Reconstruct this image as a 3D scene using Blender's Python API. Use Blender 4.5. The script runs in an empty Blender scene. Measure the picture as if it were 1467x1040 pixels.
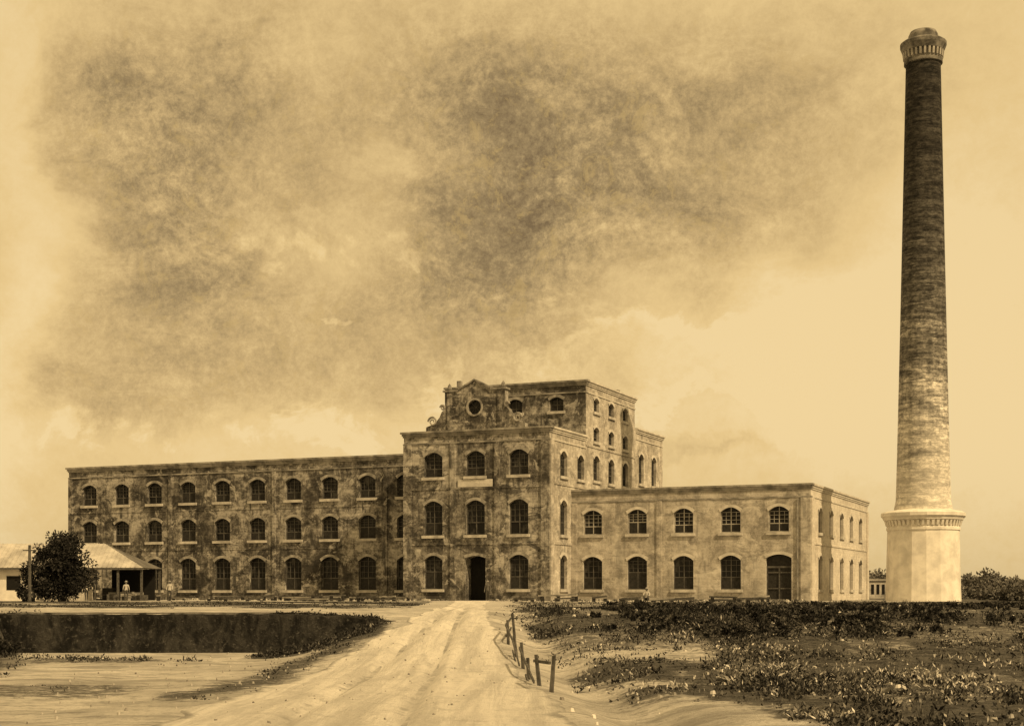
import bpy, math, random, bmesh
import numpy as np
from mathutils import Vector
random.seed(7); rng=np.random.default_rng(7)
YAW=math.radians(23.3); C=math.cos(YAW); S=math.sin(YAW)
EYE=0.72
def W(r,d): return (C*r-S*d, S*r+C*d)
scene=bpy.context.scene

# ------------------------------------------------------------ node helpers
class NT:
    def __init__(s,nt): s.nt=nt; s.n=nt.nodes; s.l=nt.links
    def new(s,t,**k):
        n=s.n.new(t)
        for a,b in k.items(): setattr(n,a,b)
        return n
    def put(s,sock,v):
        if isinstance(v,bpy.types.NodeSocket): s.l.new(v,sock)
        else: sock.default_value=v
    def m(s,op,a,b=None,c=None,clamp=False):
        n=s.new('ShaderNodeMath',operation=op,use_clamp=clamp)
        s.put(n.inputs[0],a)
        if b is not None: s.put(n.inputs[1],b)
        if c is not None: s.put(n.inputs[2],c)
        return n.outputs[0]
    def noise(s,vec,scale,detail=6,rough=.55,dist=0):
        n=s.new('ShaderNodeTexNoise'); s.put(n.inputs['Vector'],vec)
        n.inputs['Scale'].default_value=scale; n.inputs['Detail'].default_value=detail
        n.inputs['Roughness'].default_value=rough; n.inputs['Distortion'].default_value=dist
        return n.outputs['Fac']
    def mapr(s,v,a,b,c=0,d=1,smooth=True):
        n=s.new('ShaderNodeMapRange'); n.interpolation_type='SMOOTHSTEP' if smooth else 'LINEAR'
        s.put(n.inputs[0],v)
        for i,x in zip((1,2,3,4),(a,b,c,d)): n.inputs[i].default_value=x
        return n.outputs[0]
    def mix(s,f,a,b,mode='MIX'):
        n=s.new('ShaderNodeMix',data_type='RGBA',blend_type=mode)
        s.put(n.inputs[0],f); s.put(n.inputs[6],a); s.put(n.inputs[7],b)
        return n.outputs[2]
    def scalevec(s,vec,sc):
        n=s.new('ShaderNodeMapping'); s.put(n.inputs[0],vec); n.inputs['Scale'].default_value=sc
        return n.outputs[0]
def g(v,w=.0): return (v*(1+.06+w),v,v*(.9-w),1)
def mat(name):
    m=bpy.data.materials.new(name); m.use_nodes=True
    t=NT(m.node_tree); b=m.node_tree.nodes['Principled BSDF']
    b.inputs['Roughness'].default_value=.9; b.inputs['Specular IOR Level'].default_value=.15
    tc=t.new('ShaderNodeTexCoord').outputs['Object']
    return m,t,b,tc
def bump(t,b,h,st=.4,dist=.05):
    n=t.new('ShaderNodeBump'); n.inputs['Strength'].default_value=st; n.inputs['Distance'].default_value=dist
    t.put(n.inputs['Height'],h); t.put(b.inputs['Normal'],n.outputs[0])

def wall_mat(name,dark,mid,light,contrast=1.0,brick=.25,stain=.6,plinth=.45,patch=.0):
    m,t,b,tc=mat(name)
    sep=t.new('ShaderNodeSeparateXYZ'); t.put(sep.inputs[0],tc)
    h=t.m('ADD',sep.outputs[0],sep.outputs[1])
    cmb=t.new('ShaderNodeCombineXYZ'); t.put(cmb.inputs[0],h); t.put(cmb.inputs[1],sep.outputs[2])
    br=t.new('ShaderNodeTexBrick'); t.put(br.inputs['Vector'],cmb.outputs[0])
    br.inputs['Scale'].default_value=1; br.inputs['Brick Width'].default_value=.55; br.inputs['Row Height'].default_value=.22
    br.inputs['Mortar Size'].default_value=.02; br.inputs['Color1'].default_value=(.2,.2,.2,1); br.inputs['Color2'].default_value=(1,1,1,1); br.inputs['Mortar'].default_value=(.75,.75,.75,1)
    big=t.noise(tc,.22,6,.62,.4); med=t.noise(tc,1.1,6,.7,.6); fine=t.noise(tc,7,4,.75)
    streak=t.noise(t.scalevec(cmb.outputs[0],(1.6,.14,1)),1.0,6,.65,.2)
    v=t.m('MULTIPLY',big,.9); v=t.m('MULTIPLY_ADD',med,.85,v); v=t.m('MULTIPLY_ADD',streak,.5,v); v=t.m('MULTIPLY_ADD',fine,.35,v)
    v=t.mapr(v,1.3-.28/contrast,1.3+.28/contrast)
    ramp=t.new('ShaderNodeValToRGB'); t.put(ramp.inputs[0],v); e=ramp.color_ramp.elements
    e[0].color=g(dark,.03); e[1].color=g(light); x=e.new(.5); x.color=g(mid,.02)
    col=ramp.outputs[0]
    pn=t.noise(tc,.55,8,.72,.8)
    col=t.mix(t.m('MULTIPLY',t.mapr(pn,.55,.6),patch),col,g(light*1.3))
    pn2=t.noise(t.scalevec(tc,(1,1,1.6)),.42,8,.74,1.0)
    col=t.mix(t.m('MULTIPLY',t.mapr(pn2,.55,.6),patch*1.15),col,g(dark*.65))
    col=t.mix(brick,col,br.outputs[0],'MULTIPLY')
    st=t.m('MULTIPLY',t.mapr(streak,.5,.62),t.mapr(t.noise(tc,.5,5,.6),.42,.58))
    col=t.mix(t.m('MULTIPLY',st,stain),col,g(dark*.5))
    pl=t.m('MULTIPLY',t.mapr(t.m('ADD',sep.outputs[2],t.m('MULTIPLY',med,1.5)),.8,2.1,1,0),plinth)
    col=t.mix(pl,col,g(dark*.7))
    t.put(b.inputs['Base Color'],col); bump(t,b,t.m('ADD',fine,t.m('MULTIPLY',br.outputs['Fac'],-.6)),.6,.03)
    return m
M_brick=wall_mat('weathered_brick_wall',.05,.17,.42,1.5,.5,.85,.45,.65)
M_tower=wall_mat('stained_tower_masonry',.06,.2,.44,1.5,.45,.85,.45,.65)
M_side=wall_mat('sunlit_tower_masonry',.24,.45,.62,1,.3,.55,.3,.4)  # same tower masonry, lightened: sunlight on the side face painted into the colour
M_pale=wall_mat('pale_plaster_wall',.22,.44,.58,1,.22,.5,.35,.38)
M_paleside=wall_mat('sunlit_plaster_wall',.42,.6,.68,.8,.2,.3,.15,.2)  # pale plaster again, raised in tone to paint in sun on the wing's side
def simple(name,v,var=.3,scale=3,rough=.9,warm=0,bmp=.3):
    m,t,b,tc=mat(name)
    n=t.noise(tc,scale,7,.65,.3)
    col=t.mix(t.mapr(n,.3,.7),g(v*(1-var),warm),g(v*(1+var),warm))
    t.put(b.inputs['Base Color'],col); b.inputs['Roughness'].default_value=rough; bump(t,b,n,bmp,.03); return m
M_trim=simple('limestone_trim',.36,.3,1.5)
M_hoodd=simple('brick_arch_hood',.26,.5,1.3)
M_hoodp=simple('plaster_arch_hood',.5,.2,1.3)
M_silld=simple('weathered_sill',.42,.3,1.2)
M_trimd=simple('weathered_cornice',.23,.55,1.0)
M_roof=simple('roof_felt',.15)
M_frame=simple('window_frame_paint',.085,.4,2)
M_framel=simple('light_window_frame',.34,.3,2)
M_dark=simple('dark_interior',.012,.2)
M_door=simple('door_wood',.03,.3,4)
M_wood=simple('weathered_wood',.08,.5,6)
M_white=simple('whitewash',.6,.15,.8)
M_tin=simple('tin_roof',.4,.3,.7,.6)
M_tind=simple('tin_roof_dark',.13,.3,.7,.7)
M_bark=simple('bark',.04,.4,8)
def glass_mat():
    m,t,b,tc=mat('dusty_window_glass')
    n=t.noise(t.scalevec(tc,(1.2,1.2,.8)),1.0,3,.6)
    t.put(b.inputs['Base Color'],t.mix(t.mapr(n,.52,.72),g(.01),g(.07)))
    b.inputs['Roughness'].default_value=.35; b.inputs['Specular IOR Level'].default_value=.2
    return m
M_glass=glass_mat()

# ------------------------------------------------------------ mesh builder
class MB:
    def __init__(s): s.v=[]; s.f=[]; s.mi=[]; s.mats=[]
    def mid(s,m):
        if m not in s.mats: s.mats.append(m)
        return s.mats.index(m)
    def face(s,pts,m):
        i=len(s.v); s.v+=[tuple(p) for p in pts]; s.f.append(tuple(range(i,i+len(pts)))); s.mi.append(s.mid(m))
    def hexa(s,p,m):
        i=len(s.v); s.v+=[tuple(q) for q in p]; k=s.mid(m)
        for f in ((3,2,1,0),(4,5,6,7),(0,1,5,4),(1,2,6,5),(2,3,7,6),(3,0,4,7)):
            s.f.append(tuple(i+a for a in f)); s.mi.append(k)
    def box(s,x0,x1,y0,y1,z0,z1,m):
        s.hexa([(x0,y0,z0),(x1,y0,z0),(x1,y1,z0),(x0,y1,z0),(x0,y0,z1),(x1,y0,z1),(x1,y1,z1),(x0,y1,z1)],m)
    def beam(s,a,b,w,h,m,tap=1):
        a=Vector(a);b=Vector(b);d=(b-a).normalized(); up=Vector((0,0,1)) if abs(d.z)<.9 else Vector((1,0,0))
        x=d.cross(up).normalized(); y=x.cross(d)
        r=lambda c,k:[c+x*(-w*k)/2+y*(-h*k)/2,c+x*w*k/2+y*(-h*k)/2,c+x*w*k/2+y*h*k/2,c+x*(-w*k)/2+y*h*k/2]
        s.hexa(r(a,1)+r(b,tap),m)
    def tube(s,pts,rad,m,n=8):
        rings=[]
        for i,p in enumerate(pts):
            p=Vector(p); q=Vector(pts[min(i+1,len(pts)-1)])-Vector(pts[max(i-1,0)]); q.normalize()
            up=Vector((0,1,0)) if abs(q.y)<.9 else Vector((1,0,0)); x=q.cross(up).normalized(); y=q.cross(x)
            i0=len(s.v)
            for k in range(n):
                a=2*math.pi*k/n; s.v.append(tuple(p+(x*math.cos(a)+y*math.sin(a))*rad[i]))
            rings.append(i0)
        k=s.mid(m)
        for a,b in zip(rings,rings[1:]):
            for j in range(n):
                s.f.append((a+j,a+(j+1)%n,b+(j+1)%n,b+j)); s.mi.append(k)
        s.f.append(tuple(rings[-1]+j for j in range(n))); s.mi.append(k)
    def obj(s,name,parent=None):
        me=bpy.data.meshes.new(name); me.from_pydata(s.v,[],s.f)
        for m in s.mats: me.materials.append(m)
        me.polygons.foreach_set('material_index',s.mi)
        me.update(); o=bpy.data.objects.new(name,me); scene.collection.objects.link(o)
        if parent: o.parent=parent
        return o
def empty(name):
    o=bpy.data.objects.new(name,None); scene.collection.objects.link(o); return o

# ------------------------------------------------------------ facade generator
class Facade:
    def __init__(s,mb,trim,win,O,u,n,wallm,hood=None,sill=None):
        s.mb=mb; s.t=trim; s.w=win; s.O=O; s.u=u; s.n=n; s.m=wallm; s.hood=hood or M_hoodd; s.sill=sill or M_silld
    def P(s,u,z,dep=0):
        return (s.O[0]+s.u[0]*u-s.n[0]*dep, s.O[1]+s.u[1]*u-s.n[1]*dep, z)
    def quad(s,mb,u0,u1,z0,z1,m,dep=0):
        if u1-u0<1e-4 or z1-z0<1e-4: return
        mb.face([s.P(u0,z0,dep),s.P(u1,z0,dep),s.P(u1,z1,dep),s.P(u0,z1,dep)],m)
    def fb(s,mb,u0,u1,z0,z1,d0,d1,m):
        P=s.P; mb.hexa([P(u0,z0,d0),P(u1,z0,d0),P(u1,z0,d1),P(u0,z0,d1),P(u0,z1,d0),P(u1,z1,d0),P(u1,z1,d1),P(u0,z1,d1)],m)
    def wall(s,u0,u1,z0,z1,cols):
        cur=u0
        for uc,ops in sorted(cols,key=lambda c:c[0]):
            wm=max(o[2] for o in ops); a=uc-wm/2; b=uc+wm/2
            s.quad(s.mb,cur,a,z0,z1,s.m); zc=z0; ops=sorted(ops)
            arch=None
            for (zb,zt,w,rise,kind) in ops:
                s.seg(a,b,zc,zb,arch)
                ws=zt-rise
                s.quad(s.mb,a,uc-w/2,zb,ws,s.m); s.quad(s.mb,uc+w/2,b,zb,ws,s.m)
                arch=[(uc-w/2+w*k/10, ws+rise*(1-(2*k/10-1)**2)) for k in range(11)]
                zc=ws
                s.opening(uc,zb,zt,w,rise,kind,arch)
            s.seg(a,b,zc,z1,arch); cur=b
        s.quad(s.mb,cur,u1,z0,z1,s.m)
    def seg(s,a,b,z0,z1,arch):
        if not arch: s.quad(s.mb,a,b,z0,z1,s.m); return
        if arch[0][0]-a>1e-4: s.quad(s.mb,a,arch[0][0],z0,z1,s.m); s.quad(s.mb,arch[-1][0],b,z0,z1,s.m)
        for (x0,y0),(x1,y1) in zip(arch,arch[1:]):
            s.mb.face([s.P(x0,y0),s.P(x1,y1),s.P(x1,z1),s.P(x0,z1)],s.m)
    def opening(s,uc,zb,zt,w,rise,kind,arch):
        P=s.P; D=.34 if kind!='opendoor' else 1.2
        ws=zt-rise; l=uc-w/2; r=uc+w/2; rm=s.m
        s.mb.face([P(l,zb),P(l,ws),P(l,ws,D),P(l,zb,D)],rm); s.mb.face([P(r,ws),P(r,zb),P(r,zb,D),P(r,ws,D)],rm)
        s.mb.face([P(l,zb),P(l,zb,D),P(r,zb,D),P(r,zb)],rm)
        for (x0,y0),(x1,y1) in zip(arch,arch[1:]): s.mb.face([P(x0,y0),P(x1,y1),P(x1,y1,D),P(x0,y0,D)],rm)
        gm=M_glass if kind in('win','winl') else M_dark
        if kind=='door': gm=M_door
        s.w.face([P(l,zb,D-.01),P(r,zb,D-.01)]+[P(x,y,D-.01) for x,y in reversed(arch)],gm)
        rr=.24; hp=-.05; HM=s.hood
        sc=lambda k:(arch[k][0]+(arch[k][0]-uc)*.3/w*1.0, arch[k][1]+rr)
        for k in range(10):
            a0=arch[k];a1=arch[k+1];b0=sc(k);b1=sc(k+1)
            s.t.face([P(*a0,hp),P(*a1,hp),P(*b1,hp),P(*b0,hp)],HM)
            s.t.face([P(*b0,hp),P(*b1,hp),P(*b1,.01),P(*b0,.01)],HM)
            s.t.face([P(*a0,hp),P(*a1,hp),P(*a1,.01),P(*a0,.01)],HM)
        fm=M_frame if kind=='win' else M_framel
        if kind in('win','winl'):
            s.fb(s.t,l-.18,r+.18,zb-.24,zb-.003,-.16,.02,s.sill)
            d0=D-.09;d1=D-.02; H=ws-zb
            s.fb(s.w,l,l+.08,zb,ws,d0,d1,fm); s.fb(s.w,r-.08,r,zb,ws,d0,d1,fm)
            s.fb(s.w,l+.08,r-.08,zb,zb+.08,d0,d1,fm)
            zm=zb+H*(.42 if random.random()<.85 else .6)
            s.fb(s.w,l+.08,r-.08,zm-.04,zm+.04,d0,d1,fm)
            s.fb(s.w,uc-.035,uc+.035,zb+.1,zt-.03,d0+.004,d1-.004,fm)
            for f in(.25,.75):
                s.fb(s.w,l+w*f-.018,l+w*f+.018,zm+.04,ws,d0+.02,d1-.006,fm)
            for f in(.35,.7,1):
                z=zm+(ws-zm)*f; s.fb(s.w,l+.08,r-.08,z-.018,z+.018,d0+.025,d1-.008,fm)
            if random.random()<.8:
                s.fb(s.w,l+.08,uc-.036,zb+.08,zm-.04,d0+.02,d1-.012,M_door); s.fb(s.w,uc+.036,r-.08,zb+.08,zm-.04,d0+.02,d1-.012,M_door)
        if kind=='door':
            d0=D-.1;d1=D-.02
            zt2=zb+2.75
            s.fb(s.w,l,r,zt2-.08,zt2+.08,d0,d1,M_frame)
            for f in(0,.5,1):
                x=l+.06+(w-.12)*f; s.fb(s.w,x-.05,x+.05,zb,zt2-.08,d0+.003,d1,M_wood)
            for z in(.1,1.0,2.3): 
                s.fb(s.w,l+.12,r-.12,zb+z-.05,zb+z+.05,d0+.01,d1-.003,M_wood)
    def cornice(s,u0,u1,H,eL,eR,m=None,big=1.0,startin=0,endin=0):
        m=m or M_trimd
        for z0,z1,p in ((H-.16,H,.26),(H-.34,H-.16,.15),(H-.48,H-.34,.08),(H-1.12,H-1.0,.07)):
            p*=big
            s.fb(s.t,u0-(p if eL else 0)+startin,u1+(p if eR else 0)-endin,z0,z1,-p,.45,m)
    def band(s,u0,u1,z0,z1,p,eL=0,eR=0,startin=0,m=None):
        s.fb(s.t,u0-eL*p+startin,u1+eR*p,z0,z1,-p,.02,m or M_trimd)

fac=empty('factory_building')
wb,tb,gb=MB(),MB(),MB()
FR=(1,0); NF=(0,-1); SD=(0,1); NS=(1,0)
XT0,XT1=-58.97,-45.4; YT=113.3; YB=121.9; YB2=135.4; YB3=144.3
LX0=-99.5; F=Facade(wb,tb,gb,(LX0,118.4),FR,NF,M_brick); L=XT0-LX0+1
cols=[]
for i in range(10):
    uc=(-96.92+3.94*i)-LX0
    if uc+.95>L: continue
    cols.append((uc,[(.91,3.98,1.8,.42,'win'),(5.62,7.76,1.75,.4,'win'),(9.34,11.38,1.7,.38,'win')]))
F.wall(0,L,-.5,13.15,cols); F.cornice(0,L,13.2,1,0)
for X in(-87.15,-75.33,-63.5):
    F.fb(tb,X-LX0-.2,X-LX0+.2,-.3,12.05,-.1,.02,M_brick)
F.fb(tb,0,.5,-.3,12.05,-.12,.02,M_brick)
F.band(.5,L,4.75,4.87,.04,m=M_brick); F.band(.5,L,8.55,8.66,.04,m=M_brick)
F.band(.5,L,-.3,.35,.09,m=M_brick)
wb.face([(LX0,118.4,-.5),(LX0,134,-.5),(LX0,134,13.15),(LX0,118.4,13.15)],M_brick)
wb.face([(LX0,134,-.5),(XT0,134,-.5),(XT0,134,13.15),(LX0,134,13.15)],M_brick)
wb.face([(LX0,118.4,12.6),(XT0,118.4,12.6),(XT0,134,12.6),(LX0,134,12.6)],M_roof)
F=Facade(wb,tb,gb,(XT0,YT),FR,NF,M_tower); TW=XT1-XT0
cols=[]
for i,x in enumerate((-56.15,-52.18,-48.2)):
    g0=(.98,3.86,1.75,.4,'win') if i!=1 else (0.02,3.8,1.9,.2,'opendoor')
    cols.append((x-XT0,[g0,(5.57,8.5,1.75,.42,'win'),(10.54,12.67,1.75,.42,'win')]))
F.wall(0,TW,-.5,14.45,cols); F.cornice(0,TW,14.5,1,1)
for a,b in((.0,.75),(TW-.75,TW),(4.45,4.95),(8.6,9.1)):
    F.fb(tb,a,b,-.3,13.38,-.13 if a in(0.,TW-.75) else -.1,.02,M_tower)
for a,b in((.75,4.45),(4.95,8.6),(9.1,TW-.75)):
    F.fb(tb,a,b,4.74,4.88,-.06,.02,M_tower); F.fb(tb,a,b,9.47,9.6,-.06,.02,M_tower)
    if a!=4.95: F.fb(tb,a,b,-.3,.4,-.09,.02,M_tower)
F.fb(tb,5.2,8.4,9.63,10.25,-.08,.02,M_hoodp)
F=Facade(wb,tb,gb,(XT1,YT),SD,NS,M_side,M_hoodp)
cols=[(3.2,[(.98,3.86,1.6,.4,'win'),(5.57,8.5,1.6,.42,'win'),(10.54,12.67,1.6,.42,'win')]),
      (7.3,[(10.54,12.67,1.6,.42,'win')])]
F.wall(0,YB-YT,-.5,14.45,cols); F.cornice(0,YB-YT,14.5,0,0,M_hoodp,startin=.46)
F.fb(tb,.03,.75,-.3,13.35,-.13,.02,M_side)
F.band(.75,5.0,4.72,4.92,.07,m=M_side)
F.band(.75,YB-YT,9.75,9.9,.07,m=M_side)
u=YB-YT
cols=[(v-YT,[(10.7,12.95,1.6,.42,'win'),(14.2,15.5,1.45,.3,'win'),(16.86,18.1,1.45,.3,'win')]) for v in(124.6,128.6,132.6)]
F.wall(u,YB2-YT,-.5,19.4,cols); F.cornice(u,YB2-YT,19.45,0,1,M_hoodp,startin=.46)
F.band(u,YB2-YT,13.6,13.75,.07,m=M_side)
u2=YB2-YT
F.wall(u2,YB3-YT,-.5,16.5,[(v-YT,[(11.3,14.2,1.5,.4,'win')]) for v in(137.4,141.4)])
F.cornice(u2,YB3-YT,16.6,0,1,M_hoodp,startin=.35)
F=Facade(wb,tb,gb,(XT0,YB),FR,NF,M_tower)
F.wall(0,TW,13.4,19.4,[(x-XT0,[(16.8,18.05,1.35,.3,'win')]) for x in(-56.15,-52.18,-48.2)])
F.cornice(0,TW,19.45,1,1)
for (x0,y0,x1,y1,h) in((XT0,YT,XT0,YB,14.45),(XT0,YB,XT0,YB2,19.4),(XT0,YB2,XT1,YB2,19.4),(XT0,YB2,XT0,YB3,16.5),(XT0,YB3,XT1,YB3,16.5)):
    wb.face([(x0,y0,-.5),(x1,y1,-.5),(x1,y1,h),(x0,y0,h)],M_tower)
for (y0,y1,h) in((YT,YB,13.8),(YB,YB2,18.8),(YB2,YB3,15.9)):
    wb.face([(XT0+.01,y0+.01,h),(XT1-.01,y0+.01,h),(XT1-.01,y1-.01,h),(XT0+.01,y1-.01,h)],M_roof)
tb.box(-50.6,-50.0,131,131.6,18.8,20.2,M_trimd); tb.box(-46.6,-46.1,132.5,133.1,18.8,19.95,M_trimd)
tb.box(-58.2,-57.8,122.3,122.7,19.45,20.1,M_trimd)
RX0,RX1,RY0,RY1=XT1,-24.8,118.4,144.8; H=9.5
F=Facade(wb,tb,gb,(RX0,RY0),FR,NF,M_pale,M_hoodp); L=RX1-RX0
cols=[]
for i,x in enumerate((-43.5,-39.5,-35.45,-31.43,-27.42)):
    g0=(.95,3.75,1.75,.4,'win') if i<4 else (.02,3.8,2.1,.3,'door')
    cols.append((x-RX0,[g0,(5.62,7.7,1.7,.4,'winl')]))
F.wall(0,L,-.5,H-.05,cols); F.cornice(0,L,H,0,1,M_hoodd,.8)
F.fb(tb,7.65,8.1,-.3,8.35,-.1,.02,M_pale); F.fb(tb,L-.8,L,-.3,8.35,-.12,.02,M_pale); F.fb(tb,0.02,.5,-.3,8.35,-.1,.02,M_pale)
F.band(.5,7.65,-.3,.3,.08,m=M_pale)
F=Facade(wb,tb,gb,(RX1,RY0),SD,NS,M_paleside,M_hoodp)
F.wall(0,RY1-RY0,-.5,H-.05,[(3.8+4.65*i,[(.95,3.75,1.6,.4,'win'),(5.62,7.7,1.6,.4,'win')]) for i in range(5)])
F.cornice(0,RY1-RY0,H,0,1,M_hoodp,.8,startin=.46)
F.fb(tb,.03,.9,-.3,8.35,-.12,.02,M_paleside); F.fb(tb,RY1-RY0-.9,RY1-RY0,-.3,8.35,-.12,.02,M_paleside)
F.band(.9,RY1-RY0-.9,4.6,4.75,.06,m=M_paleside)
wb.face([(RX0,RY1,-.5),(RX1,RY1,-.5),(RX1,RY1,H-.05),(RX0,RY1,H-.05)],M_pale)
wb.face([(RX0,RY0+.01,8.9),(RX1-.01,RY0+.01,8.9),(RX1-.01,RY1,8.9),(RX0,RY1,8.9)],M_roof)
F=Facade(wb,tb,gb,(RX0,RY0),FR,NF,M_pale)
F.fb(tb,L-1.1,L-1.0,0,8.3,-.14,-.04,M_hoodd)
wb.obj('walls',fac); gb.obj('windows_and_doors',fac)
# ornamental gable
gm=MB(); cx=-52.18; y0=YT-.12; y1=YT+.55
half=[(4.6,14.5),(4.6,14.85),(4.1,15.0),(3.65,15.25),(3.3,15.65),(3.1,16.1),(2.8,16.3),(2.8,17.75),(1.55,17.75),(1.4,17.9),(0,18.6)]
out=[(x,z) for x,z in half]+[(-x,z) for x,z in reversed(half[:-1])]
zc=16.35; R=.62; q=1.0
def top(x):
    x=abs(x)
    for (a,b),(c,d) in zip(half[::-1],half[::-1][1:]):
        if a<=x<=c and c>a: return b+(d-b)*(x-a)/(c-a)
    return 14.5
xs=[-4.6,-4.1,-3.65,-3.3,-3.1,-2.8,-1.55,-1.4,-q,0,q,1.4,1.55,2.8,3.1,3.3,3.65,4.1,4.6]
for a,b in zip(xs,xs[1:]):
    za=top(a+1e-4); zb_=top(b-1e-4)
    if a>=-q and b<=q:
        gm.face([(cx+a,y0,14.5),(cx+b,y0,14.5),(cx+b,y0,zc-q),(cx+a,y0,zc-q)],M_tower)
        gm.face([(cx+a,y0,zc+q),(cx+b,y0,zc+q),(cx+b,y0,zb_),(cx+a,y0,za)],M_tower)
    else: gm.face([(cx+a,y0,14.5),(cx+b,y0,14.5),(cx+b,y0,zb_),(cx+a,y0,za)],M_tower)
    gm.face([(cx+a,y1,14.5),(cx+b,y1,14.5),(cx+b,y1,zb_),(cx+a,y1,za)],M_tower)
for k in range(32):
    a=2*math.pi*k/32;b=2*math.pi*(k+1)/32
    def sq(t):
        c,s_=math.cos(t),math.sin(t); m_=q/max(abs(c),abs(s_)); return (cx+c*m_,y0,zc+s_*m_)
    ci=lambda t,r=R,y=y0:(cx+r*math.cos(t),y,zc+r*math.sin(t))
    gm.face([ci(a),ci(b),sq(b),sq(a)],M_tower)
    gm.face([ci(a),ci(b),ci(b,y=y0+.35),ci(a,y=y0+.35)],M_tower)
    gm.face([ci(a,R,y0-.08),ci(b,R,y0-.08),ci(b,R+.15,y0-.08),ci(a,R+.15,y0-.08)],M_hoodd)
    gm.face([ci(a,R+.15,y0-.08),ci(b,R+.15,y0-.08),ci(b,R+.15,y0),ci(a,R+.15,y0)],M_hoodd)
    gm.face([ci(a,R,y0-.08),ci(b,R,y0-.08),ci(b,R,y0),ci(a,R,y0)],M_hoodd)
gm.face([(cx+R*math.cos(2*math.pi*k/32),y0+.34,zc+R*math.sin(2*math.pi*k/32)) for k in range(32)],M_glass)
for k in range(4):
    a=math.pi*k/4; gm.beam((cx-R*math.cos(a),y0+.3,zc-R*math.sin(a)),(cx+R*math.cos(a),y0+.3,zc+R*math.sin(a)),.03,.03,M_frame)
for (a,b),(c,d) in zip(out,out[1:]):
    gm.face([(cx+a,y0,b),(cx+c,y0,d),(cx+c,y1,d),(cx+a,y1,b)],M_trimd)
def cope(a,b,h=.14):
    gm.hexa([(cx+a[0],y0-.14,a[1]),(cx+b[0],y0-.14,b[1]),(cx+b[0],y1+.1,b[1]),(cx+a[0],y1+.1,a[1]),
             (cx+a[0],y0-.14,a[1]+h),(cx+b[0],y0-.14,b[1]+h),(cx+b[0],y1+.1,b[1]+h),(cx+a[0],y1+.1,a[1]+h)],M_trimd)
cope((-2.95,17.752),(-1.5,17.752)); cope((1.5,17.752),(2.95,17.752)); cope((-1.5,17.86),(0,18.603)); cope((0,18.603),(1.5,17.86))
for sg in(-1,1):
    for (vx,vz,vr) in((3.95,15.3,.42),(2.98,16.45,.24)):
        pts=[];rad=[]
        for k in range(26):
            t=k/25; a=t*math.pi*3.2; r=vr*(1-.8*t); pts.append((cx+sg*(vx+r*math.cos(a)),y0-.06,vz+r*math.sin(a))); rad.append(.1*(1-.5*t))
        gm.tube(pts,rad,M_hoodd,6)
    gm.box(cx+sg*2.35-.22,cx+sg*2.35+.22,y0-.07,y0+.02,14.55,17.6,M_tower)
    gm.tube([(cx+sg*2.5,YT+.2,17.89),(cx+sg*2.5,YT+.2,18.05),(cx+sg*2.5,YT+.2,18.3),(cx+sg*2.5,YT+.2,18.5)],[.12,.22,.16,.03],M_trimd,8)
gm.obj('ornamental_gable',fac); tb.obj('trim_and_cornices',fac)

# ------------------------------------------------------------ chimney
def chim_mat():
    m,t,b,tc=mat('sooty_chimney_brick')
    sep=t.new('ShaderNodeSeparateXYZ'); t.put(sep.inputs[0],tc); z=sep.outputs[2]
    big=t.noise(tc,.45,8,.74,.8); rows=t.noise(t.scalevec(tc,(.2,.2,.9)),1.0,8,.8,.1)
    rows2=t.noise(t.scalevec(tc,(.35,.35,3.2)),1.0,5,.8,.1); fine=t.noise(t.scalevec(tc,(1,1,1.7)),2.2,8,.82,.3); vert=t.noise(t.scalevec(tc,(2.2,2.2,.12)),1.0,5,.65)
    zz=t.m('ADD',z,t.m('MULTIPLY',t.m('SUBTRACT',big,.5),30)); zz=t.m('ADD',zz,t.m('MULTIPLY',t.m('SUBTRACT',rows,.5),30)); zz=t.m('ADD',zz,t.m('MULTIPLY',t.m('SUBTRACT',vert,.5),10))
    ramp=t.new('ShaderNodeValToRGB'); t.put(ramp.inputs[0],t.m('DIVIDE',zz,46)); e=ramp.color_ramp.elements
    e[0].position=.0; e[0].color=g(.58); e[1].position=.8; e[1].color=g(.028,.02)
    for p,c in((.22,.54),(.3,.4),(.38,.24),(.47,.12),(.6,.06)): x=e.new(p); x.color=g(c)
    v=t.m('ADD',t.mapr(rows2,.36,.64,.45,1.7),t.m('MULTIPLY',t.m('SUBTRACT',big,.5),2.5)); v=t.m('MULTIPLY',v,t.mapr(fine,.38,.62,.45,1.6)); v=t.m('MAXIMUM',v,.25)
    v=t.m('ADD',t.m('MULTIPLY',v,t.mapr(z,8,20,.35,1)),t.mapr(z,8,20,.62,0))
    cc=t.new('ShaderNodeCombineColor')
    for i in range(3): t.put(cc.inputs[i],v)
    col=t.mix(1.0,ramp.outputs[0],cc.outputs[0],'MULTIPLY')
    t.put(b.inputs['Base Color'],col); bump(t,b,t.m('ADD',rows2,fine),.6,.05); return m
M_ch=chim_mat(); M_ped=simple('pedestal_stone',.68,.18,.9); M_soot=simple('cap_stone',.16,.7,1.2)
ch=empty('factory_chimney'); c=MB(); CX,CY=-16.4,121.3
def lathe(mb,prof,n,m,off=0):
    for i,((r0,z0),(r1,z1)) in enumerate(zip(prof,prof[1:])):
        for k in range(n):
            a=off+2*math.pi*k/n;b=off+2*math.pi*(k+1)/n
            mb.face([(CX+r0*math.cos(a),CY+r0*math.sin(a),z0),(CX+r0*math.cos(b),CY+r0*math.sin(b),z0),(CX+r1*math.cos(b),CY+r1*math.sin(b),z1),(CX+r1*math.cos(a),CY+r1*math.sin(a),z1)],m)
prof=[(2.3,7.1),(2.25,7.5)]+[(2.14-.78*((z-8)/34.6)**.9 if z>8 else 2.14,z) for z in np.linspace(8,42.9,36)]
lathe(c,prof,64,M_ch)
sh=c.obj('shaft',ch)
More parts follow.
